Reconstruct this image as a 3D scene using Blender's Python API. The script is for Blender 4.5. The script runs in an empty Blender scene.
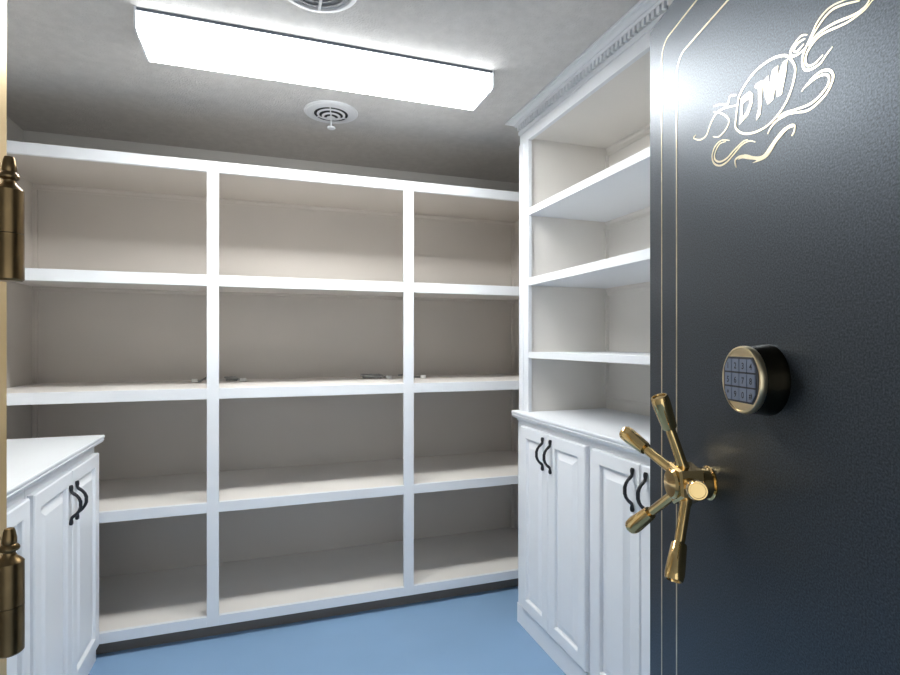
import bpy, bmesh, math, random
from mathutils import Vector, Matrix
random.seed(4)
C = bpy.context.scene.collection
PI = math.pi
R = math.radians

# ------------------------------------------------------------------ materials
def new_mat(name):
    m = bpy.data.materials.new(name); m.use_nodes = True
    nt = m.node_tree
    return m, nt, nt.nodes['Principled BSDF']

def noise(nt, scale, detail=3.0, rough=0.5):
    tc = nt.nodes.new('ShaderNodeTexCoord')
    n = nt.nodes.new('ShaderNodeTexNoise')
    n.inputs['Scale'].default_value = scale
    n.inputs['Detail'].default_value = detail
    n.inputs['Roughness'].default_value = rough
    nt.links.new(tc.outputs['Object'], n.inputs['Vector'])
    return n

def paint(name, col, rough=0.5, var=0.03, vscale=3.0, bump=0.0, bscale=80.0, metallic=0.0, spec=0.5, bdist=0.002, tint=None):
    m, nt, b = new_mat(name)
    n = noise(nt, vscale)
    r = nt.nodes.new('ShaderNodeValToRGB')
    r.color_ramp.elements[0].position = 0.3; r.color_ramp.elements[1].position = 0.7
    r.color_ramp.elements[0].color = tuple(c * (1 - var) for c in col) + (1,)
    r.color_ramp.elements[1].color = tuple(min(1, c * (1 + var)) for c in col) + (1,)
    nt.links.new(n.outputs['Fac'], r.inputs['Fac'])
    nt.links.new(r.outputs['Color'], b.inputs['Base Color'])
    b.inputs['Roughness'].default_value = rough
    b.inputs['Metallic'].default_value = metallic
    b.inputs['Specular IOR Level'].default_value = spec
    if tint: b.inputs['Specular Tint'].default_value = tuple(tint) + (1,)
    if bump:
        n2 = noise(nt, bscale, 2.0)
        bp = nt.nodes.new('ShaderNodeBump')
        bp.inputs['Strength'].default_value = bump
        bp.inputs['Distance'].default_value = bdist
        nt.links.new(n2.outputs['Fac'], bp.inputs['Height'])
        nt.links.new(bp.outputs['Normal'], b.inputs['Normal'])
    return m

M = {}
M['white'] = paint('white_satin_paint', (0.80, 0.82, 0.85), 0.38, 0.015)
M['cabinet'] = paint('white_cabinet_lacquer', (0.89, 0.905, 0.93), 0.34, 0.015)
M['interior_shade'] = paint('shade_toned_interior_white', (0.58, 0.54, 0.50), 0.55, 0.03, 1.6)  # white shelving interior, greyed so the colour carries the shade inside
M['shelf_top'] = paint('off_white_shelf_paint', (0.80, 0.76, 0.72), 0.5, 0.03, 2.5)
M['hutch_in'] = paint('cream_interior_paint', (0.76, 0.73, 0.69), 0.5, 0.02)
M['toe'] = paint('toe_kick_recess_shade', (0.16, 0.14, 0.12), 0.6, 0.08, 6)  # dark colour stands in for the shade of the recess
M['ceiling'] = paint('knockdown_ceiling_texture', (0.62, 0.60, 0.58), 0.9, 0.05, 30, bump=0.8, bscale=150, bdist=0.004)
M['wall'] = paint('plaster_wall_paint', (0.66, 0.64, 0.61), 0.8, 0.03, 4, bump=0.1, bscale=60)
M['floor'] = paint('blue_grey_floor_coating', (0.235, 0.375, 0.565), 0.42, 0.045, 2.2, bump=0.05, bscale=12)
M['black'] = paint('black_iron_handle', (0.012, 0.013, 0.018), 0.35, 0.1, 30)
M['brass'] = paint('polished_brass', (0.74, 0.52, 0.23), 0.10, 0.05, 18, metallic=1.0)
M['antique'] = paint('antique_brass', (0.18, 0.12, 0.057), 0.30, 0.22, 22, metallic=1.0)
M['bezel'] = paint('pale_brushed_gold', (0.80, 0.66, 0.42), 0.28, 0.04, 40, metallic=1.0)
M['dark_brass'] = paint('dark_bronze_body', (0.06, 0.05, 0.032), 0.18, 0.1, 20, metallic=1.0)
M['gold_leaf'] = paint('gold_leaf_striping', (0.80, 0.70, 0.50), 0.30, 0.1, 60, metallic=0.75)
M['jamb'] = paint('champagne_gold_jamb_paint', (0.62, 0.45, 0.22), 0.35, 0.06, 5, metallic=0.4)
M['key'] = paint('grey_rubber_key', (0.20, 0.23, 0.30), 0.5, 0.06, 60)
M['key_ink'] = paint('black_key_print', (0.012, 0.013, 0.018), 0.5, 0.05)
M['pad'] = paint('charcoal_keypad_plate', (0.035, 0.037, 0.042), 0.5, 0.05)
M['vent_white'] = paint('white_enamel_vent', (0.78, 0.78, 0.79), 0.35, 0.02)
M['vent_dark'] = paint('dark_vent_throat', (0.015, 0.015, 0.017), 0.7, 0.1)
M['vent_grey'] = paint('grey_metal_vent', (0.50, 0.50, 0.51), 0.5, 0.08, 25, metallic=0.2)
M['housing'] = paint('shade_toned_fixture_housing', (0.10, 0.12, 0.15), 0.5, 0.02)  # housing darkened in colour to draw its unlit side below the ceiling
M['fixture'] = paint('white_enamel_fixture', (0.80, 0.82, 0.84), 0.35, 0.02)
M['wire_grey'] = paint('grey_wire_sheath', (0.30, 0.30, 0.29), 0.4, 0.1)
M['plastic_white'] = paint('white_plastic_plug', (0.8, 0.8, 0.78), 0.3, 0.02)
M['steel'] = paint('bolt_steel', (0.5, 0.5, 0.5), 0.3, 0.05, metallic=1.0)

# vault door: dark textured powder coat with fine flake
def vault_mat():
    m, nt, b = new_mat('charcoal_textured_powder_coat')
    n = noise(nt, 420, 2.0)
    r = nt.nodes.new('ShaderNodeValToRGB')
    r.color_ramp.elements[0].position = 0.35; r.color_ramp.elements[1].position = 0.75
    r.color_ramp.elements[0].color = (0.035, 0.042, 0.051, 1)
    r.color_ramp.elements[1].color = (0.088, 0.108, 0.134, 1)
    nt.links.new(n.outputs['Fac'], r.inputs['Fac'])
    nt.links.new(r.outputs['Color'], b.inputs['Base Color'])
    b.inputs['Roughness'].default_value = VAULT_ROUGH
    b.inputs['Specular IOR Level'].default_value = VAULT_SPEC
    b.inputs['Metallic'].default_value = 0.8
    bp = nt.nodes.new('ShaderNodeBump')
    bp.inputs['Strength'].default_value = 0.3; bp.inputs['Distance'].default_value = 0.0006
    n2 = noise(nt, 650, 1.0)
    nt.links.new(n2.outputs['Fac'], bp.inputs['Height'])
    nt.links.new(bp.outputs['Normal'], b.inputs['Normal'])
    return m
VAULT_ROUGH = 0.40
VAULT_SPEC = 0.9
M['vault'] = vault_mat()

LAMP_BOTTOM, LAMP_SIDE = 67.0, 7.5
def lens_mat(name, strength, col):
    m, nt, b = new_mat(name)
    nt.nodes.remove(b)
    e = nt.nodes.new('ShaderNodeEmission')
    e.inputs['Color'].default_value = col + (1,)
    e.inputs['Strength'].default_value = strength
    nt.links.new(e.outputs['Emission'], nt.nodes['Material Output'].inputs['Surface'])
    return m
M['lens'] = lens_mat('lit_prismatic_diffuser_bottom', LAMP_BOTTOM, (0.985, 1.0, 0.985))
# the two tubes behind the bottom lens show as brighter bands along it
nt = M['lens'].node_tree
tc = nt.nodes.new('ShaderNodeTexCoord'); sp = nt.nodes.new('ShaderNodeSeparateXYZ'); mr = nt.nodes.new('ShaderNodeMapRange')
mr.inputs['From Min'].default_value = -0.1125; mr.inputs['From Max'].default_value = 0.1125
rp = nt.nodes.new('ShaderNodeValToRGB')
els = rp.color_ramp.elements
els[0].position = 0.0; els[1].position = 1.0
for e_, v_ in zip((els[0], els[1]), (0.30, 0.16)): e_.color = (v_, v_, v_, 1)
for p_, v_ in ((0.12, 1.0), (0.28, 1.0), (0.5, 0.25), (0.70, 0.62), (0.82, 0.62)):
    e_ = els.new(p_); e_.color = (v_, v_, v_, 1)
ml = nt.nodes.new('ShaderNodeMath'); ml.operation = 'MULTIPLY'; ml.inputs[1].default_value = LAMP_BOTTOM
nt.links.new(tc.outputs['Object'], sp.inputs['Vector']); nt.links.new(sp.outputs['Y'], mr.inputs['Value'])
nt.links.new(mr.outputs['Result'], rp.inputs['Fac']); nt.links.new(rp.outputs['Color'], ml.inputs[0])
nt.links.new(ml.outputs['Value'], [n for n in nt.nodes if n.type == 'EMISSION'][0].inputs['Strength'])
M['lens_side'] = lens_mat('lit_prismatic_diffuser_side', LAMP_SIDE, (0.95, 0.985, 1.0))

# ------------------------------------------------------------------ mesh helpers
class MB:
    """collects shapes into one bmesh; a material slot index per face"""
    def __init__(s): s.bm = bmesh.new()
    def box(s, x0, x1, y0, y1, z0, z1, bev=0.0, mi=0):
        b = bmesh.new()
        vs = [b.verts.new((x, y, z)) for z in (z0, z1) for y in (y0, y1) for x in (x0, x1)]
        for q in ((0,2,3,1),(4,5,7,6),(0,1,5,4),(2,6,7,3),(0,4,6,2),(1,3,7,5)):
            b.faces.new([vs[i] for i in q])
        if bev:
            bmesh.ops.bevel(b, geom=list(b.edges), offset=bev, segments=2, profile=0.5, affect='EDGES')
        s.merge(b, mi); return s
    def merge(s, b, mi=0):
        bmesh.ops.recalc_face_normals(b, faces=list(b.faces))
        mp = {}
        for v in b.verts: mp[v] = s.bm.verts.new(v.co)
        for f in b.faces:
            try:
                nf = s.bm.faces.new([mp[v] for v in f.verts]); nf.smooth = f.smooth; nf.material_index = mi
            except ValueError: pass
        b.free()
    def frame_loft(s, loops, cap0=True, cap1=True, smooth=False, mi=0, closed=True):
        b = bmesh.new()
        L = [[b.verts.new(p) for p in lp] for lp in loops]
        n = len(L[0])
        for a, c in zip(L, L[1:]):
            for i in range(n if closed else n - 1):
                f = b.faces.new((a[i], a[(i+1) % n], c[(i+1) % n], c[i])); f.smooth = smooth
        if cap0: b.faces.new(L[0][::-1])
        if cap1: b.faces.new(L[-1])
        s.merge(b, mi); return s
    def lathe(s, prof, origin, axis, seg=32, smooth=True, mi=0, cap=True):
        """prof: (radius, distance along axis)"""
        ax = Vector(axis).normalized()
        t = Vector((0,0,1)) if abs(ax.z) < 0.9 else Vector((1,0,0))
        u = ax.cross(t).normalized(); w = ax.cross(u)
        o = Vector(origin)
        loops = []
        for r, d in prof:
            loops.append([o + ax*d + (u*math.cos(2*PI*i/seg) + w*math.sin(2*PI*i/seg))*max(r, 1e-5) for i in range(seg)])
        return s.frame_loft(loops, cap, cap, smooth, mi)
    def tube(s, pts, rad, seg=12, mi=0, smooth=True):
        pts = [Vector(p) for p in pts]
        if not isinstance(rad, (list, tuple)): rad = [rad]*len(pts)
        loops = []; pu = None
        for i, p in enumerate(pts):
            d = (pts[min(i+1, len(pts)-1)] - pts[max(i-1, 0)]).normalized()
            if pu is None:
                t = Vector((0,0,1)) if abs(d.z) < 0.9 else Vector((1,0,0))
                pu = d.cross(t).normalized()
            u = (pu - d*pu.dot(d)).normalized(); pu = u; w = d.cross(u)
            loops.append([p + (u*math.cos(2*PI*k/seg) + w*math.sin(2*PI*k/seg))*rad[i] for k in range(seg)])
        return s.frame_loft(loops, True, True, smooth, mi)
    def prism(s, poly, fn, a, b_, mi=0, bev=0.0):
        """poly of 2D points mapped by fn(p, q, t) for t = a and t = b_"""
        b = bmesh.new()
        A = [b.verts.new(fn(p, q, a)) for p, q in poly]; B = [b.verts.new(fn(p, q, b_)) for p, q in poly]
        n = len(poly)
        b.faces.new(A); b.faces.new(B[::-1])
        for i in range(n): b.faces.new((A[i], B[i], B[(i+1)%n], A[(i+1)%n]))
        if bev: bmesh.ops.bevel(b, geom=list(b.edges), offset=bev, segments=2, profile=0.5, affect='EDGES')
        s.merge(b, mi); return s

def build(name, mb, mat, parent=None, base=(0,0,0), sharp=35):
    me = bpy.data.meshes.new(name)
    bv = Vector(base)
    for v in mb.bm.verts: v.co -= bv
    mb.bm.normal_update()
    any_smooth = any(f.smooth for f in mb.bm.faces)
    mb.bm.to_mesh(me); mb.bm.free()
    for m in (mat if isinstance(mat, (list, tuple)) else [mat]): me.materials.append(m)
    if any_smooth: me.set_sharp_from_angle(angle=R(sharp))
    o = bpy.data.objects.new(name, me); C.objects.link(o)
    if parent: o.parent = parent
    else: o.location = bv
    return o

def thing(name, label, cat, loc=(0,0,0), rotz=0.0, group=None):
    o = bpy.data.objects.new(name, None); C.objects.link(o)
    o.empty_display_size = 0.1
    o.location = loc; o.rotation_euler = (0, 0, rotz)
    o['label'] = label; o['category'] = cat
    if group: o['group'] = group
    return o

def tag(o, label, cat, group=None):
    o['label'] = label; o['category'] = cat
    if group: o['group'] = group
    return o

def struct(name, mb, mat):
    o = build(name, mb, mat); o['kind'] = 'structure'; return o

def smooth_path(pts, n=8, closed=False):
    """Catmull-Rom through 2D points"""
    out = []; N = len(pts)
    rng = range(N if closed else N - 1)
    for i in rng:
        if closed: p0, p1, p2, p3 = pts[(i-1)%N], pts[i], pts[(i+1)%N], pts[(i+2)%N]
        else: p0, p1, p2, p3 = pts[max(i-1,0)], pts[i], pts[i+1], pts[min(i+2,N-1)]
        for k in range(n):
            t = k/n
            out.append(tuple(0.5*((2*p1[c]) + (-p0[c]+p2[c])*t + (2*p0[c]-5*p1[c]+4*p2[c]-p3[c])*t*t + (-p0[c]+3*p1[c]-3*p2[c]+p3[c])*t**3) for c in (0,1)))
    if not closed: out.append(tuple(pts[-1]))
    return out

# ------------------------------------------------------------------ room shell (metres; the doorway is at the near side, shelves on the far wall)
CEIL = 2.3816
XL, XR, YB = -1.136, 1.602, 3.229          # inner faces of left, right and far walls
YF = 2.600                                 # front plane of the built-in shelving
YN = -1.8                                  # near end of the passage behind the camera
struct('floor', MB().box(XL-0.1, XR+0.1, YN, YB+0.1, -0.1, 0), M['floor'])
struct('ceiling', MB().box(XL-0.1, XR+0.1, YN, YB+0.1, CEIL, CEIL+0.1), M['ceiling'])
struct('wall_left', MB().box(XL-0.1, XL, YN, YB, 0, CEIL), M['wall'])
struct('wall_right', MB().box(XR, XR+0.1, YN, YB, 0, CEIL), M['wall'])
struct('wall_back', MB().box(XL-0.1, XR+0.1, YB, YB+0.1, 0, CEIL), M['wall'])
# partition with the vault opening
w = MB().box(XL, -0.475, 1.05, 1.188, 0, CEIL).box(0.95, XR, 0.95, 1.088, 0, CEIL).box(-0.475, 0.95, 0.95, 1.188, 2.305, CEIL)
struct('wall_front', w, M['wall'])
struct('trim_1', MB().box(-0.475, -0.4425, 1.042, 1.19, 0, 2.305, 0.003), M['jamb'])

# ------------------------------------------------------------------ built-in shelving across the far wall
SX0, SX1 = XL + 0.002, XR - 0.002
st = thing('built_in_shelving', 'white built-in shelving of three bays and five rows filling the far wall', 'shelving', (0.233, 2.9, 0))
B = (0.233, 2.9, 0)
STILE = [(SX0, -1.087), (-0.2405, -0.1914), (0.6552, 0.7062), (1.552, SX1)]
RAIL = [('bottom', 0.0632, 0.1082), ('shelf', 0.5681, 0.6131), ('shelf', 1.0720, 1.1196), ('shelf', 1.5735, 1.6232), ('top', 2.0808, 2.1284)]
BACK = YB - 0.004
build('back_panel', MB().box(SX0, SX1, BACK-0.006, BACK, 0.06, 2.128), M['interior_shade'], st, B)
for x0, x1 in ((SX0, SX0+0.019), (SX1-0.019, SX1)):
    build('side_panel', MB().box(x0 if x0 < 0 else 1.5555, -1.0905 if x0 < 0 else x1, YF+0.019, BACK-0.006, 0.0, 2.1284), M['interior_shade'], st, B)
for a, b in STILE:
    build('stile', MB().box(a, b, YF, YF+0.019, 0.0632, 2.1284, 0.0012), M['white'], st, B)
BAYS = [(-1.087, -0.2405), (-0.1914, 0.6552), (0.7062, 1.552)]
for kind, z0, z1 in RAIL:
    for x0, x1 in BAYS:
        build('rail', MB().box(x0-0.0004, x1+0.0004, YF, YF+0.019, z0, z1, 0.0012), M['white'], st, B)
    if kind == 'top': continue
    build('shelf_board', MB().box(-1.0905, 1.5555, YF+0.019, BACK-0.006, z1-0.021, z1-0.0003), M['shelf_top'], st, B)
build('top_panel', MB().box(SX0, SX1, YF+0.019, BACK-0.006, 2.1145, 2.1280), M['interior_shade'], st, B)
# moulding strips along the back: under every board and down the outer corners
for zt in (0.5921, 1.0986, 1.6022, 2.1145):
    prof = [(0, 0), (-0.014, 0), (-0.012, -0.010), (-0.005, -0.018), (-0.004, -0.028), (0, -0.028)]
    build('back_moulding', MB().prism(prof, lambda p, q, t, zz=zt: (t, BACK-0.006+p, zz+q), -1.0905, 1.5555), M['interior_shade'], st, B)
for zb, zt in ((0.108, 0.5921), (0.613, 1.0986), (1.1196, 1.6022), (1.6232, 2.1145)):
    for x0, x1 in ((-1.0905, -1.0715), (1.5365, 1.5555)):
        build('corner_moulding', MB().box(x0, x1, BACK-0.018, BACK-0.006, zb, zt-0.028), M['interior_shade'], st, B)
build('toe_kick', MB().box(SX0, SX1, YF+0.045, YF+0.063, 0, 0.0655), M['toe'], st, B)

# ------------------------------------------------------------------ panelled doors, pulls, base cabinets
def door_loops(w, h, t, s):
    """raised panel door: concentric rectangles (inset, depth)"""
    steps = [(0, 0), (0, t-0.004), (0.004, t), (s-0.004, t), (s, t-0.003), (s+0.002, t-0.013), (s+0.008, t-0.013), (s+0.036, t-0.002)]
    return [[(i, i, d), (w-i, i, d), (w-i, h-i, d), (i, h-i, d)] for i, d in steps]

def cabinet_door(parent, base, xface, sgn, y0, y1, z0, z1, label=None):
    """door lying on the plane x = xface, its front pointing along sgn * X"""
    loops = [[(xface + sgn*d, y0 + a, z0 + b) for a, b, d in lp] for lp in door_loops(y1-y0, z1-z0, 0.020, 0.052)]
    return build('door', MB().frame_loft(loops), M['cabinet'], parent, base)

def pull(parent, base, xd, sgn, y, zc):
    """black arched iron pull with flattened ends"""
    half = [(0.070, .004, .0050), (0.065, .005, .0072), (0.058, .006, .0064), (0.050, .006, .0050), (0.044, .008, .0056), (0.039, .014, .0060), (0.032, .022, .0052), (0.022, .029, .0054), (0.010, .0335, .0060)]
    P = [(-z, o, r) for z, o, r in half] + half[::-1]
    mb = MB().tube([(xd + sgn*o, y, zc + z) for z, o, r in P], [r for z, o, r in P], 12)
    return build('handle', mb, M['black'], parent, base)

def base_cabinet(label, sgn, xc, xwall, y0, y1, ztop, doors, zd0, zd1, handles, hz, xedge):
    xm = (xc + xwall)/2
    base = (xm, (y0+y1)/2, 0)
    t = thing('base_cabinet', label, 'cabinet', base)
    lo, hi = min(xc, xwall), max(xc, xwall)
    build('carcass', MB().box(lo, hi, y0, y1, 0.0, ztop, 0.0015), M['cabinet'], t, base)
    # base board with a small bead on top
    a, b = (xc, xc + sgn*0.006)
    build('base_board', MB().box(min(a, b), max(a, b), y0, y1, 0.0, zd0-0.012, 0.002), M['cabinet'], t, base)
    # cove moulding under the countertop's front edge
    xe, zc = xedge, ztop
    g = abs(xe - xc)
    cove = [(0.004, 0), (0.006, -0.006), (0.012, -0.010), (g-0.006, -0.016), (g-0.004, -0.024), (g, -0.024), (g, 0)]
    build('cove_moulding', MB().prism(cove, lambda p, q, u: (xe - sgn*p, u, zc+q), y0, y1), M['cabinet'], t, base)
    for (d0, d1), hy in zip(doors, handles):
        d = cabinet_door(t, base, xc, sgn, d0, d1, zd0, zd1)
        pull(d, base, xc + sgn*0.020, sgn, hy, hz)
    return t

def countertop(label, xwall, sgn, xe, y0, y1, ztop):
    """slab with a rounded nosing"""
    base = ((xe+xwall)/2, (y0+y1)/2, ztop-0.05)
    t = thing('countertop', label, 'countertop', base)
    th = 0.022
    # slab profile, o measured from the front edge back towards the wall
    W = abs(xwall - xe)
    prof = [(0.003, 0), (0.0005, -0.003), (0, -0.007), (0.001, -0.012), (0.004, -0.014), (0.004, -0.0165), (0.0015, -0.0185), (0.002, th*-1), (W, -th), (W, 0)]
    build('slab', MB().prism(prof, lambda p, q, u: (xe - sgn*p, u, ztop+q), y0, y1), M['white'], t, base)
    return t

# left run (front faces look right)
LX, LZ = -0.668, 0.938
base_cabinet('white two-door base cabinet on the left, next to the far shelving', 1, LX, XL+0.002, 1.910, 2.598, LZ-0.0225,
             [(1.924, 2.257), (2.2605, 2.590)], 0.066, 0.866, [2.226, 2.291], 0.750, -0.6305)
base_cabinet('white two-door base cabinet on the left, mostly hidden behind the brass-hinged jamb', 1, LX, XL+0.002, 1.195, 1.9085, LZ-0.0225,
             [(1.215, 1.552), (1.556, 1.893)], 0.066, 0.866, [1.520, 1.588], 0.750, -0.6305)
countertop('white moulded-edge countertop over the left base cabinets, below the brass hinge', XL+0.002, 1, -0.6305, 1.195, 2.598, LZ)

# right run (front faces look left)
RX, RZ = 1.1414, 1.0018
base_cabinet('white two-door base cabinet on the right, nearest the far shelving', -1, RX, XR-0.002, 1.701, 2.314, RZ-0.0225,
             [(1.721, 1.994), (1.997, 2.2485)], 0.103, 0.938, [1.967, 2.032], 0.850, 1.107)
base_cabinet('white two-door base cabinet on the right, partly behind the dark vault door', -1, RX, XR-0.002, 1.100, 1.699, RZ-0.0225,
             [(1.125, 1.4085), (1.4115, 1.679)], 0.103, 0.938, [1.378, 1.442], 0.850, 1.107)
countertop('white moulded-edge countertop over the right base cabinets, under the open bookcase', XR-0.002, -1, 1.107, 1.100, 2.3145, RZ)

# ------------------------------------------------------------------ open bookcase standing on the right countertop
HF, HB = 1.1518, XR-0.002
hb = ((HF+HB)/2, 1.71, RZ)
h = thing('bookcase', 'white open bookcase with dentil crown standing on the right countertop', 'bookcase', hb)
HY0, HY1 = 1.100, 2.314
build('back_panel', MB().box(HB-0.008, HB, HY0, HY1, RZ+0.0002, 2.36), M['hutch_in'], h, hb)
build('side_panel', MB().box(HF+0.019, HB-0.008, 2.241, HY1, RZ+0.0002, 2.36), M['hutch_in'], h, hb)
build('side_panel', MB().box(HF+0.019, HB-0.008, HY0, 1.120, RZ+0.0002, 2.36), M['hutch_in'], h, hb)
for y0, y1 in ((2.232, 2.272), (HY0, 1.145)):
    build('stile', MB().box(HF, HF+0.019, y0, y1, RZ+0.0002, 2.2594, 0.0015), M['white'], h, hb)
build('end_stile', MB().box(HF-0.005, HF+0.019, 2.272, HY1+0.002, RZ+0.0002, 2.2594, 0.002), M['white'], h, hb)
build('frieze', MB().box(HF, HF+0.019, HY0, HY1+0.001, 2.2594, 2.3805, 0.001), M['white'], h, hb)
build('end_frieze', MB().box(HF+0.019, HB, HY1-0.004, HY1+0.001, 2.2594, 2.3805), M['white'], h, hb)
build('top_board', MB().box(HF+0.019, HB-0.008, 1.120, 2.241, 2.272, 2.290), M['hutch_in'], h, hb)
for z0, z1 in ((1.9120, 1.9443), (1.5873, 1.6221), (1.2514, 1.2797)):
    s_ = build('shelf_board', MB().box(HF+0.003, HB-0.008, 1.120, 2.241, z0, z1, 0.0012), M['white'], h, hb)
for zt in (2.272, 1.912, 1.5873, 1.2514):
    prof = [(0, 0), (-0.016, 0), (-0.014, -0.010), (-0.006, -0.020), (-0.005, -0.036), (0, -0.036)]
    build('back_moulding', MB().prism(prof, lambda p, q, t, zt=zt: (HB-0.008+p, t, zt+q), 1.120, 2.241), M['hutch_in'], h, hb)
prof = [(0, 0), (-0.010, 0), (-0.010, 0.045), (-0.004, 0.055), (0, 0.055)]
build('back_moulding', MB().prism(prof, lambda p, q, t: (HB-0.008+p, t, RZ+q), 1.120, 2.241), M['hutch_in'], h, hb)
for zb, zt in ((RZ+0.055, 1.2154), (1.2797, 1.5513), (1.6221, 1.876), (1.9443, 2.236)):
    build('corner_moulding', MB().box(HB-0.026, HB-0.008, 2.232, 2.241, zb, zt), M['hutch_in'], h, hb)
# crown moulding: profile (projection, height) mitred round the far end
CP = [(0.0, 2.308), (0.004, 2.308), (0.006, 2.311), (0.006, 2.325), (0.001, 2.3255), (0.001, 2.3495), (0.017, 2.350), (0.019, 2.3535), (0.0205, 2.359), (0.026, 2.3595), (0.029, 2.363), (0.035, 2.3665), (0.044, 2.3685),
      (0.044, 2.3715), (0.053, 2.3725), (0.053, 2.3812), (0.0, 2.3812)]
loops = []
loops.append([(HF-o, HY0, z) for o, z in CP])
loops.append([(HF-o, HY1+0.001+o, z) for o, z in CP])
loops.append([(HB, HY1+0.001+o, z) for o, z in CP])
crown = build('crown_moulding', MB().frame_loft(loops), M['white'], h, hb)
dm = MB()
y = HY1 - 0.004
while y > HY0 + 0.02:
    dm.box(HF-0.0165, HF-0.0005, y-0.0118, y, 2.327, 2.3492)
    y -= 0.0228
build('dentil_band', dm, M['white'], crown, hb)
dm = MB(); x = HF + 0.012
while x < HB - 0.02:
    dm.box(x, x+0.0118, HY1+0.0015, HY1+0.0175, 2.327, 2.3492); x += 0.0228
build('dentil_band', dm, M['white'], crown, hb)

# ------------------------------------------------------------------ ceiling light: long wraparound fixture
LX0, LX1, LY0, LY1, LB = -0.388, 0.846, 1.925, 2.150, 2.3145
lb = ((LX0+LX1)/2, (LY0+LY1)/2, CEIL)
lt = thing('ceiling_light', 'long white wraparound fluorescent light fixture glowing on the ceiling', 'ceiling light', lb)
build('housing', MB().box(LX0+0.006, LX1-0.006, LY0+0.001, LY1-0.001, CEIL-0.012, CEIL-0.0005, 0.002), M['housing'], lt, lb)
yc = (LY0+LY1)/2
# diffuser section: upright sides, rounded lower corners, flat bottom
sec = [(LY0, CEIL-0.0122), (LY0, LB+0.010), (LY0+0.003, LB+0.004), (LY0+0.010, LB), (LY1-0.010, LB), (LY1-0.003, LB+0.004), (LY1, LB+0.010), (LY1, CEIL-0.0122)]
df = build('diffuser', MB().prism(sec, lambda p, q, t: (t, p, q), LX0+0.006, LX1-0.006), [M['lens_side'], M['lens']], lt, lb)
for f in df.data.polygons:
    if f.normal.z < -0.6: f.material_index = 1
cap = [(LY0-0.003, CEIL-0.0005), (LY0-0.003, LB+0.010), (LY0+0.002, LB+0.001), (LY0+0.010, LB-0.003), (LY1-0.010, LB-0.003), (LY1-0.002, LB+0.001), (LY1+0.003, LB+0.010), (LY1+0.003, CEIL-0.0005)]
for a in (LX0, LX1-0.006):
    build('end_cap', MB().prism(cap, lambda p, q, t: (t, p, q), a, a+0.006), M['fixture'], lt, lb)

# ------------------------------------------------------------------ round ceiling vents
def ring(mb, c, prof, seg=56, mi=0):
    loops = [[(c[0]+r*math.cos(2*PI*i/seg), c[1]+r*math.sin(2*PI*i/seg), CEIL-d) for i in range(seg)] for r, d in prof]
    mb.frame_loft(loops + [loops[0]], False, False, True, mi)
vc = (0.290, 2.513)
vb = (vc[0], vc[1], CEIL)
v = thing('ceiling_vent', 'round white ceiling vent with a hanging pull knob, beyond the light fixture', 'vent', vb)
mb = MB(); ring(mb, vc, [(0.122, 0.0005), (0.122, 0.003), (0.119, 0.006), (0.112, 0.007), (0.110, 0.009), (0.082, 0.013), (0.0765, 0.012), (0.0765, 0.0005)])
build('flange', mb, M['vent_white'], v, vb)
mb = MB().lathe([(0.0762, 0.0005), (0.0762, 0.0020)], vb, (0,0,-1), 48); ring(mb, vc, [(0.0762, 0.0021), (0.0762, 0.0110), (0.0750, 0.0110), (0.0750, 0.0021)])
build('throat', mb, M['vent_dark'], v, vb)
for r0, r1, d in ((0.053, 0.064, 0.0125), (0.031, 0.042, 0.0200)):
    mb = MB(); ring(mb, vc, [(r0, d+0.0025), (r0, d+0.0035), (r1, d+0.001), (r1, d)])
    build('ring_vane', mb, M['vent_white'], v, vb)
build('centre_cap', MB().lathe([(0.020, 0.0270), (0.021, 0.0280), (0.018, 0.0300), (0.004, 0.0305)], vb, (0,0,-1), 28), M['vent_white'], v, vb)
mb = MB()
for a in (20, 140, 260):
    ca, sa = math.cos(R(a)), math.sin(R(a))
    mb.tube([(vc[0]+ca*0.012, vc[1]+sa*0.012, CEIL-0.0280), (vc[0]+ca*0.0745, vc[1]+sa*0.0745, CEIL-0.0095)], 0.0025, 8)
build('spoke', mb, M['vent_white'], v, vb)
k = build('pull_stem', MB().tube([(vc[0], vc[1], CEIL-0.0026), (vc[0], vc[1], CEIL-0.072)], 0.0028, 10), M['vent_white'], v, vb)
build('pull_knob', MB().lathe([(0.004, 0.066), (0.018, 0.070), (0.0195, 0.073), (0.018, 0.076), (0.002, 0.077)], vb, (0,0,-1), 24), M['vent_white'], k, vb)

vc = (0.150, 1.640); vb = (vc[0], vc[1], CEIL)
v = thing('ceiling_vent', 'round white-rimmed ceiling vent with grey inside, on the near side of the light fixture', 'vent', vb)
mb = MB(); ring(mb, vc, [(0.122, 0.0005), (0.122, 0.005), (0.116, 0.009), (0.106, 0.009), (0.103, 0.0005)])
build('rim', mb, M['vent_white'], v, vb)
build('backing', MB().lathe([(0.104, 0.0005), (0.104, 0.0022)], vb, (0,0,-1), 48), M['vent_grey'], v, vb)
for r in (0.085, 0.062, 0.038):
    mb = MB(); ring(mb, vc, [(r+0.009, 0.0023), (r, 0.010), (r-0.003, 0.010), (r+0.004, 0.0023)])
    build('ring_vane', mb, M['vent_grey'], v, vb)
build('cross_bar', MB().box(vc[0]+0.010, vc[0]+0.018, vc[1]-0.102, vc[1]+0.102, CEIL-0.013, CEIL-0.0023, 0.001), M['vent_white'], v, vb)

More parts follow.
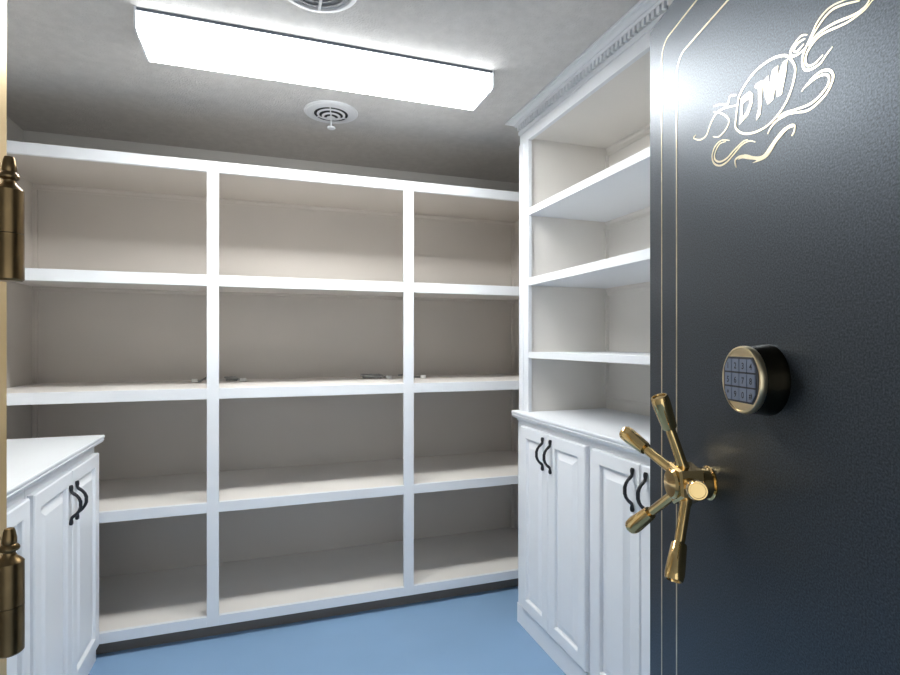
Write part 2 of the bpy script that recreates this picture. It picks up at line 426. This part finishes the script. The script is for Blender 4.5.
# ------------------------------------------------------------------ vault door (local frame: x from free edge to hinge edge, y into the door, z up)
VO, VROT, VW, VH, VT = (0.73368, 0.88931, 0.0), R(-106.64), 0.74, 1.9455, 0.085
vd = thing('vault_door', 'dark charcoal vault door with gold monogram, keypad and brass wheel handle', 'vault door', VO, VROT)
build('door_slab', MB().box(-0.0075, VW, 0, VT, 0.0, VH+0.002, 0.003), M['vault'], vd)
# stepped inner plate with the locking bolts on the far face
ip = build('inner_plate', MB().box(0.06, VW-0.06, VT, VT+0.03, 0.06, VH-0.06, 0.004), M['vault'], vd)
for i in range(4):
    build('locking_bolt', MB().lathe([(0.0175, 0), (0.019, 0.002), (0.019, 0.045), (0.016, 0.05)], (0.06, VT+0.016, 0.35+0.42*i), (-1,0,0), 20), M['steel'], ip)

def ribbon(mb, pts, wd, y0=-0.0006, closed=False):
    n = len(pts); A = []
    for i, p in enumerate(pts):
        a = pts[(i-1) % n] if closed else pts[max(i-1, 0)]
        c = pts[(i+1) % n] if closed else pts[min(i+1, n-1)]
        dx, dz = c[0]-a[0], c[1]-a[1]; l = math.hypot(dx, dz) or 1
        nx, nz = -dz/l, dx/l
        wv = wd if not isinstance(wd, list) else wd[i]
        A.append([(p[0]+nx*wv/2, 0.0, p[1]+nz*wv/2), (p[0]+nx*wv/2, y0, p[1]+nz*wv/2), (p[0]-nx*wv/2, y0, p[1]-nz*wv/2), (p[0]-nx*wv/2, 0.0, p[1]-nz*wv/2)])
    if closed: mb.frame_loft(A + [A[0]], False, False)
    else: mb.frame_loft(A)

def rrect(i, it, rad):
    x0, x1, z0, z1 = i, VW-i, i, VH-it
    pts = []
    for cx, cz, a0 in ((x1-rad, z1-rad, 0), (x0+rad, z1-rad, 90), (x0+rad, z0+rad, 180), (x1-rad, z0+rad, 270)):
        for k in range(7):
            a = R(a0 + 15*k); pts.append((cx+rad*math.cos(a), cz+rad*math.sin(a)))
    return pts
for i, it in ((0.0500, 0.0535), (0.1115, 0.113)):
    mb = MB(); ribbon(mb, rrect(i, it, 0.03), 0.0034, closed=True)
    build('pinstripe', mb, M['gold_leaf'], vd)

# gold leaf ornament in the door's own metres (x from the free edge, z from the floor)
ELLIPSE = [(0.4107, 1.6777), (0.423, 1.6605), (0.424, 1.6486), (0.4168, 1.6325), (0.4019, 1.6176), (0.3755, 1.6081), (0.347, 1.6088), (0.3193, 1.6169), (0.3011, 1.6298), (0.2973, 1.64), (0.3028, 1.6662), (0.3078, 1.6769), (0.3224, 1.6861), (0.347, 1.6925), (0.3728, 1.6917), (0.3942, 1.6865)]
SCROLLS = [
    [(0.5026, 1.6892), (0.4855, 1.6942), (0.4716, 1.6939), (0.4606, 1.6889), (0.4526, 1.6806), (0.4426, 1.6705), (0.437, 1.6608), (0.4392, 1.6485), (0.4481, 1.6417), (0.4654, 1.6398), (0.4757, 1.6449), (0.4847, 1.6489)],
    [(0.5223, 1.6759), (0.5036, 1.6843), (0.4855, 1.6898), (0.4716, 1.6878), (0.459, 1.6815), (0.4471, 1.6728)],
    [(0.5374, 1.6657), (0.5274, 1.6624), (0.5081, 1.663), (0.4934, 1.666), (0.4716, 1.6713), (0.4569, 1.6704), (0.4448, 1.6631), (0.4426, 1.6531), (0.4481, 1.6464), (0.459, 1.6445), (0.47, 1.6476)],
    [(0.5361, 1.6699), (0.5291, 1.6655), (0.5154, 1.6656), (0.4913, 1.6723), (0.4736, 1.6753), (0.459, 1.6754), (0.4471, 1.6704)],
    [(0.5026, 1.6892), (0.5249, 1.6843), (0.547, 1.6827)],
    [(0.5374, 1.6657), (0.5517, 1.6717), (0.5619, 1.6803)],
    [(0.4448, 1.685), (0.4346, 1.6893), (0.423, 1.6862), (0.4157, 1.6803), (0.4204, 1.6729), (0.4323, 1.6698), (0.4438, 1.6714)],
    [(0.4414, 1.6822), (0.43, 1.6838), (0.4217, 1.6795), (0.4276, 1.6747), (0.4392, 1.6771)],
    [(0.4358, 1.6226), (0.4498, 1.6283), (0.4647, 1.6305), (0.4777, 1.6268), (0.4851, 1.619), (0.4851, 1.6111), (0.4761, 1.6014), (0.4598, 1.5958), (0.4443, 1.5954), (0.4212, 1.6026), (0.4019, 1.6071), (0.3857, 1.6045)],
    [(0.4392, 1.6241), (0.4582, 1.6265), (0.4728, 1.6241), (0.4799, 1.617), (0.4761, 1.6083), (0.4598, 1.6018), (0.4443, 1.6015), (0.423, 1.6058), (0.4038, 1.6101), (0.3916, 1.6089)],
    [(0.3714, 1.5962), (0.3776, 1.6019), (0.3902, 1.606), (0.4139, 1.605)],
    [(0.2815, 1.6216), (0.2592, 1.63), (0.2412, 1.627), (0.2329, 1.6161), (0.2377, 1.6027), (0.2538, 1.5933), (0.2729, 1.5917), (0.2927, 1.5971), (0.3117, 1.603), (0.3299, 1.6026), (0.3443, 1.5958)],
    [(0.2715, 1.6237), (0.2538, 1.6262), (0.2412, 1.6172), (0.2412, 1.6073), (0.2538, 1.5992), (0.2729, 1.5974), (0.2927, 1.6026), (0.3152, 1.6071), (0.3271, 1.6053)],
    [(0.1811, 1.6684), (0.1737, 1.6662), (0.1943, 1.6554), (0.2147, 1.6548), (0.2263, 1.6664), (0.2412, 1.6761), (0.2625, 1.6765), (0.2864, 1.6699), (0.3026, 1.6649)],
    [(0.2356, 1.6449), (0.2521, 1.6385), (0.2696, 1.6413), (0.2796, 1.6485), (0.2764, 1.6575), (0.2592, 1.6714), (0.2377, 1.6826)],
    [(0.2377, 1.6914), (0.2555, 1.6864), (0.2764, 1.6781), (0.283, 1.6864), (0.2993, 1.6808)],
    [(0.299, 1.5757), (0.296, 1.5867), (0.3053, 1.589), (0.3176, 1.5871)],
    [(0.4244, 1.5854), (0.4221, 1.5788), (0.4181, 1.5759)],
]
FILLED = [
    [(0.3152, 1.5879), (0.3247, 1.5857), (0.3394, 1.5781), (0.3552, 1.5726), (0.3649, 1.5728), (0.3776, 1.58), (0.392, 1.5871), (0.404, 1.5909), (0.4188, 1.5904), (0.4249, 1.5852), (0.4107, 1.5866), (0.3973, 1.5817), (0.3867, 1.5766), (0.3776, 1.5695), (0.3668, 1.5657), (0.3514, 1.5667), (0.3384, 1.5693), (0.3475, 1.5698), (0.3292, 1.5773), (0.3144, 1.5836), (0.3028, 1.586)],
    [(0.3439, 1.6703), (0.3455, 1.6742), (0.3602, 1.6725), (0.3586, 1.6454), (0.3558, 1.6288), (0.347, 1.6244), (0.347, 1.6289), (0.3514, 1.6378), (0.3514, 1.6649)],
    [(0.3614, 1.67), (0.3728, 1.6723), (0.3734, 1.6528), (0.381, 1.6753), (0.3922, 1.6755), (0.3916, 1.6597), (0.4019, 1.6748), (0.4107, 1.6743), (0.407, 1.6571), (0.3994, 1.6356), (0.3902, 1.6364), (0.3877, 1.653), (0.3822, 1.6365), (0.3714, 1.6354), (0.3657, 1.6493)],
    [(0.311, 1.6704), (0.3318, 1.6714), (0.3391, 1.6638), (0.3378, 1.6521), (0.3278, 1.6397), (0.3061, 1.6345), (0.3103, 1.6514), (0.3142, 1.6512), (0.3134, 1.6415), (0.3236, 1.6457), (0.3313, 1.6535), (0.3313, 1.6619), (0.3156, 1.6612), (0.3142, 1.6512), (0.3103, 1.6514)],
]
mb = MB(); ribbon(mb, smooth_path(ELLIPSE, 6, True), 0.0030, closed=True)
build('monogram_oval', mb, M['gold_leaf'], vd)
for k, poly in enumerate(FILLED):
    pts = smooth_path(poly, 4, True) if k in (0,) else poly
    mb = MB().prism(pts, lambda p, q, t: (p, t, q), 0.0, -0.0006)
    build('scroll_leaf' if k == 0 else 'monogram_letter', mb, M['gold_leaf'], vd)
for line in SCROLLS:
    pts = smooth_path(line, 6)
    n = len(pts)
    wd = [0.0008 + 0.0020*math.sin(PI*min(1, max(0, (i+0.5)/n)))**0.6 for i in range(n)]
    mb = MB(); ribbon(mb, pts, wd)
    build('scroll', mb, M['gold_leaf'], vd)

# five spoke wheel handle
WU, WZ = 0.2226, 1.098
wh = build('wheel_handle', MB().lathe([(0.027, 0), (0.027, 0.002), (0.024, 0.004), (0.024, 0.026)], (WU, 0, WZ), (0,-1,0), 36), M['brass'], vd)
hubm = MB()
def pent(r, y, ph=0): return [(WU + r*math.cos(R(10.7+36+ph+72*i)), -y, WZ + r*math.sin(R(10.7+36+ph+72*i))) for i in range(5)]
hubm.frame_loft([pent(0.029, 0.018), pent(0.0345, 0.022), pent(0.0345, 0.055), pent(0.030, 0.058)])
hubm.lathe([(0.0245, 0.056), (0.0245, 0.0605), (0.021, 0.064), (0.004, 0.066)], (WU, 0, WZ), (0,-1,0), 32)
build('hub', hubm, M['brass'], wh)
for i in range(5):
    a = R(10.7 + 72*i)
    p0 = Vector((WU + 0.020*math.cos(a), -0.041, WZ + 0.020*math.sin(a)))
    p1 = Vector((WU + 0.1415*math.cos(a), -0.089, WZ + 0.1415*math.sin(a)))
    L = (p1-p0).length
    mb = MB().lathe([(0.0095, 0), (0.0095, 0.012), (0.0082, 0.016), (0.0078, L*0.54), (0.0070, L*0.56), (0.0070, L*0.575), (0.0105, L*0.58), (0.0115, L*0.60), (0.0138, L*0.86), (0.0140, L*0.93), (0.0130, L*0.985), (0.0118, L), (0.0100, L), (0.0095, L-0.002), (0.002, L-0.002)],
                    p0, p1-p0, 28)
    build('spoke', mb, M['brass'], wh)

# electronic keypad lock
KU, KZ = 0.369, 1.2725
kp = build('keypad_lock', MB().lathe([(0.0475, 0), (0.0475, 0.004), (0.0465, 0.008), (0.0442, 0.028)], (KU, 0, KZ), (0,-1,0), 48), M['dark_brass'], vd)
build('bezel', MB().lathe([(0.0442, 0.027), (0.0448, 0.029), (0.0448, 0.033), (0.0437, 0.0360), (0.0416, 0.0364), (0.0410, 0.0350), (0.002, 0.0350)], (KU, 0, KZ), (0,-1,0), 48), M['bezel'], kp)
hw = []
for k in range(25):
    z = 0.0300 - 0.0600*k/24
    hw.append(z)
plate = [(min(0.0385, math.sqrt(0.0410**2 - z*z)), z) for z in hw]
poly = [(KU + x, KZ + z) for x, z in plate] + [(KU - x, KZ + z) for x, z in plate[::-1]]
build('key_plate', MB().prism(poly, lambda p, q, t: (p, t, q), -0.0345, -0.0362), M['pad'], kp)
def glyph(ch, size):
    cu = bpy.data.curves.new('digit', 'FONT'); cu.body = ch; cu.size = size; cu.align_x = 'CENTER'; cu.align_y = 'CENTER'; cu.offset = 0.0002
    o = bpy.data.objects.new('digit', cu); C.objects.link(o)
    dg = bpy.context.evaluated_depsgraph_get()
    me = bpy.data.meshes.new_from_object(o.evaluated_get(dg))
    bpy.data.objects.remove(o); bpy.data.curves.remove(cu)
    return me
KEYS = ['1234', '5678', '*90#']
for r_, row in enumerate(KEYS):
    for c_, ch in enumerate(row):
        cx = -0.0258 + 0.0172*c_; cz = 0.0190 - 0.0190*r_
        w2, h2 = 0.0075, 0.0083
        pl = []
        for sx, sz in ((1,1), (-1,1), (-1,-1), (1,-1)):
            pl.append([cx+sx*w2, cz+sz*h2])
        # keep outer corners inside the round plate
        q = []
        for x, z in pl:
            l = math.hypot(x, z)
            if l > 0.0375:
                q += [(math.copysign(math.sqrt(max(0, 0.0375**2 - z*z)), x), z), (x, math.copysign(math.sqrt(max(0, 0.0375**2 - x*x)), z))] if abs(z) < 0.0375 and abs(x) < 0.0375 else [(x*0.0375/l, z*0.0375/l)]
            else: q.append((x, z))
        cxm = sum(p[0] for p in q)/len(q); czm = sum(p[1] for p in q)/len(q)
        q.sort(key=lambda p: math.atan2(p[1]-czm, p[0]-cxm))
        mb = MB().prism([(KU+a, KZ+b) for a, b in q], lambda p, s, t: (p, t, s), -0.0361, -0.0378)
        me = glyph(ch, 0.0115)
        b2 = bmesh.new(); b2.from_mesh(me)
        for vv in b2.verts: vv.co = Vector((KU + cxm + vv.co.x, -0.0380, KZ + czm - 0.001 + vv.co.y))
        mp = {vv: mb.bm.verts.new(vv.co) for vv in b2.verts}
        for f in b2.faces:
            nf = mb.bm.faces.new([mp[vv] for vv in f.verts]); nf.material_index = 1
        b2.free(); bpy.data.meshes.remove(me)
        build('key', mb, [M['key'], M['key_ink']], kp)

# ------------------------------------------------------------------ brass hinges on the left jamb
def hinge(label, zb):
    x, y = -0.3804, 1.030
    base = (x, y, zb)
    t = thing('hinge', label, 'hinge', base, group='brass hinges on the left jamb')
    low, r, hgt = 0.075, 0.0192, 0.145
    build('lower_knuckle', MB().lathe([(r-0.003, 0), (r, 0.003), (r, low-0.001)], base, (0,0,1), 40), M['antique'], t, base)
    build('upper_knuckle', MB().lathe([(r, low), (r, hgt-0.002), (r-0.0015, hgt)], base, (0,0,1), 40), M['antique'], t, base)
    f = [(r-0.0015, hgt), (0.0150, hgt+0.003), (0.0098, hgt+0.008), (0.0080, hgt+0.012), (0.0082, hgt+0.014), (0.0128, hgt+0.017), (0.0138, hgt+0.020), (0.0124, hgt+0.024), (0.0092, hgt+0.027),
         (0.0100, hgt+0.030), (0.0098, hgt+0.036), (0.0078, hgt+0.047), (0.0064, hgt+0.051), (0.002, hgt+0.0525)]
    build('finial', MB().lathe(f, base, (0,0,1), 32), M['antique'], t, base)
    build('leaf', MB().box(-0.460, x-0.012, y-0.008, y+0.012, zb+low, zb+hgt-0.004, 0.001), M['antique'], t, base)
    return t
hinge('upper antique brass hinge with a turned finial on the left jamb', 1.4185)
hinge('lower antique brass hinge with a turned finial on the left jamb', 0.832)

# ------------------------------------------------------------------ odds and ends left on the middle shelf
SZ = 1.1196
def coil(label, x, y, r, n, rad, plug, group):
    base = (x, y, SZ)
    t = thing('wire_coil', label, 'wire', base, group=group)
    pts = []
    for i in range(n*20+1):
        a = 2*PI*i/20
        rr = r*(0.80 + 0.2*math.sin(i*0.37)) ; 
        pts.append((x + rr*math.cos(a), y + rr*0.8*math.sin(a), SZ + rad*1.05 + 0.0045*(i/20) + 0.002*math.sin(i*0.9)**2))
    build('loops', MB().tube(pts, rad, 8), M['wire_grey'], t, base)
    px, py = plug
    build('lead', MB().tube([(pts[-1][0], pts[-1][1], pts[-1][2]), ((pts[-1][0]+px)/2, (pts[-1][1]+py)/2-0.01, SZ+0.012), (px, py, SZ+0.006)], 0.0025, 8), M['wire_grey'], t, base)
    build('plug', MB().box(px-0.016, px+0.016, py-0.009, py+0.009, SZ+0.0005, SZ+0.017, 0.002), M['plastic_white'], t, base)
G = 'loose wires on the middle shelf'
coil('flat coil of dark wire with white plug at the right of the middle bay shelf', 0.575, 3.03, 0.066, 4, 0.0046, (0.665, 2.99), G)
coil('small coil of wire at the left of the middle bay shelf', -0.165, 3.05, 0.032, 4, 0.0046, (-0.105, 3.02), G)
def lead(label, pts, plug):
    base = (pts[0][0], pts[0][1], SZ)
    t = thing('wire_lead', label, 'wire', base, group=G)
    build('lead', MB().tube(pts, 0.0042, 8), M['wire_grey'], t, base)
    px, py = plug
    build('plug', MB().box(px-0.014, px+0.014, py-0.009, py+0.009, SZ+0.0005, SZ+0.019, 0.002), M['plastic_white'], t, base)
lead('short loose wire with white plug on the right bay middle shelf', [(0.745, 3.09, SZ+0.012), (0.775, 3.05, SZ+0.018), (0.81, 3.01, SZ+0.006), (0.845, 2.97, SZ+0.006)], (0.858, 2.96))
lead('short loose wire at the right end of the left bay middle shelf', [(-0.27, 3.10, SZ+0.012), (-0.29, 3.06, SZ+0.020), (-0.31, 3.03, SZ+0.006), (-0.325, 3.02, SZ+0.005)], (-0.335, 3.012))

# ------------------------------------------------------------------ light and camera
wd = bpy.data.worlds.new('daylight'); bpy.context.scene.world = wd
wd.use_nodes = True
bg = wd.node_tree.nodes['Background']
bg.inputs['Color'].default_value = (0.88, 0.945, 1.0, 1)
bg.inputs['Strength'].default_value = 1.4

cam = bpy.data.cameras.new('camera'); co = bpy.data.objects.new('camera', cam); C.objects.link(co)
co.location = (0, 0, 1.3208); co.rotation_euler = (R(90), 0, R(-19.04))
cam.sensor_width = 36; cam.lens = 538.1/900*36; cam.shift_y = 0.00618; cam.clip_start = 0.02
sc = bpy.context.scene
sc.camera = co
sc.view_settings.view_transform = 'Standard'
sc.view_settings.look = 'None'
sc.view_settings.exposure = 0.0
sc.view_settings.gamma = 1.0
sc.view_settings.use_curve_mapping = False
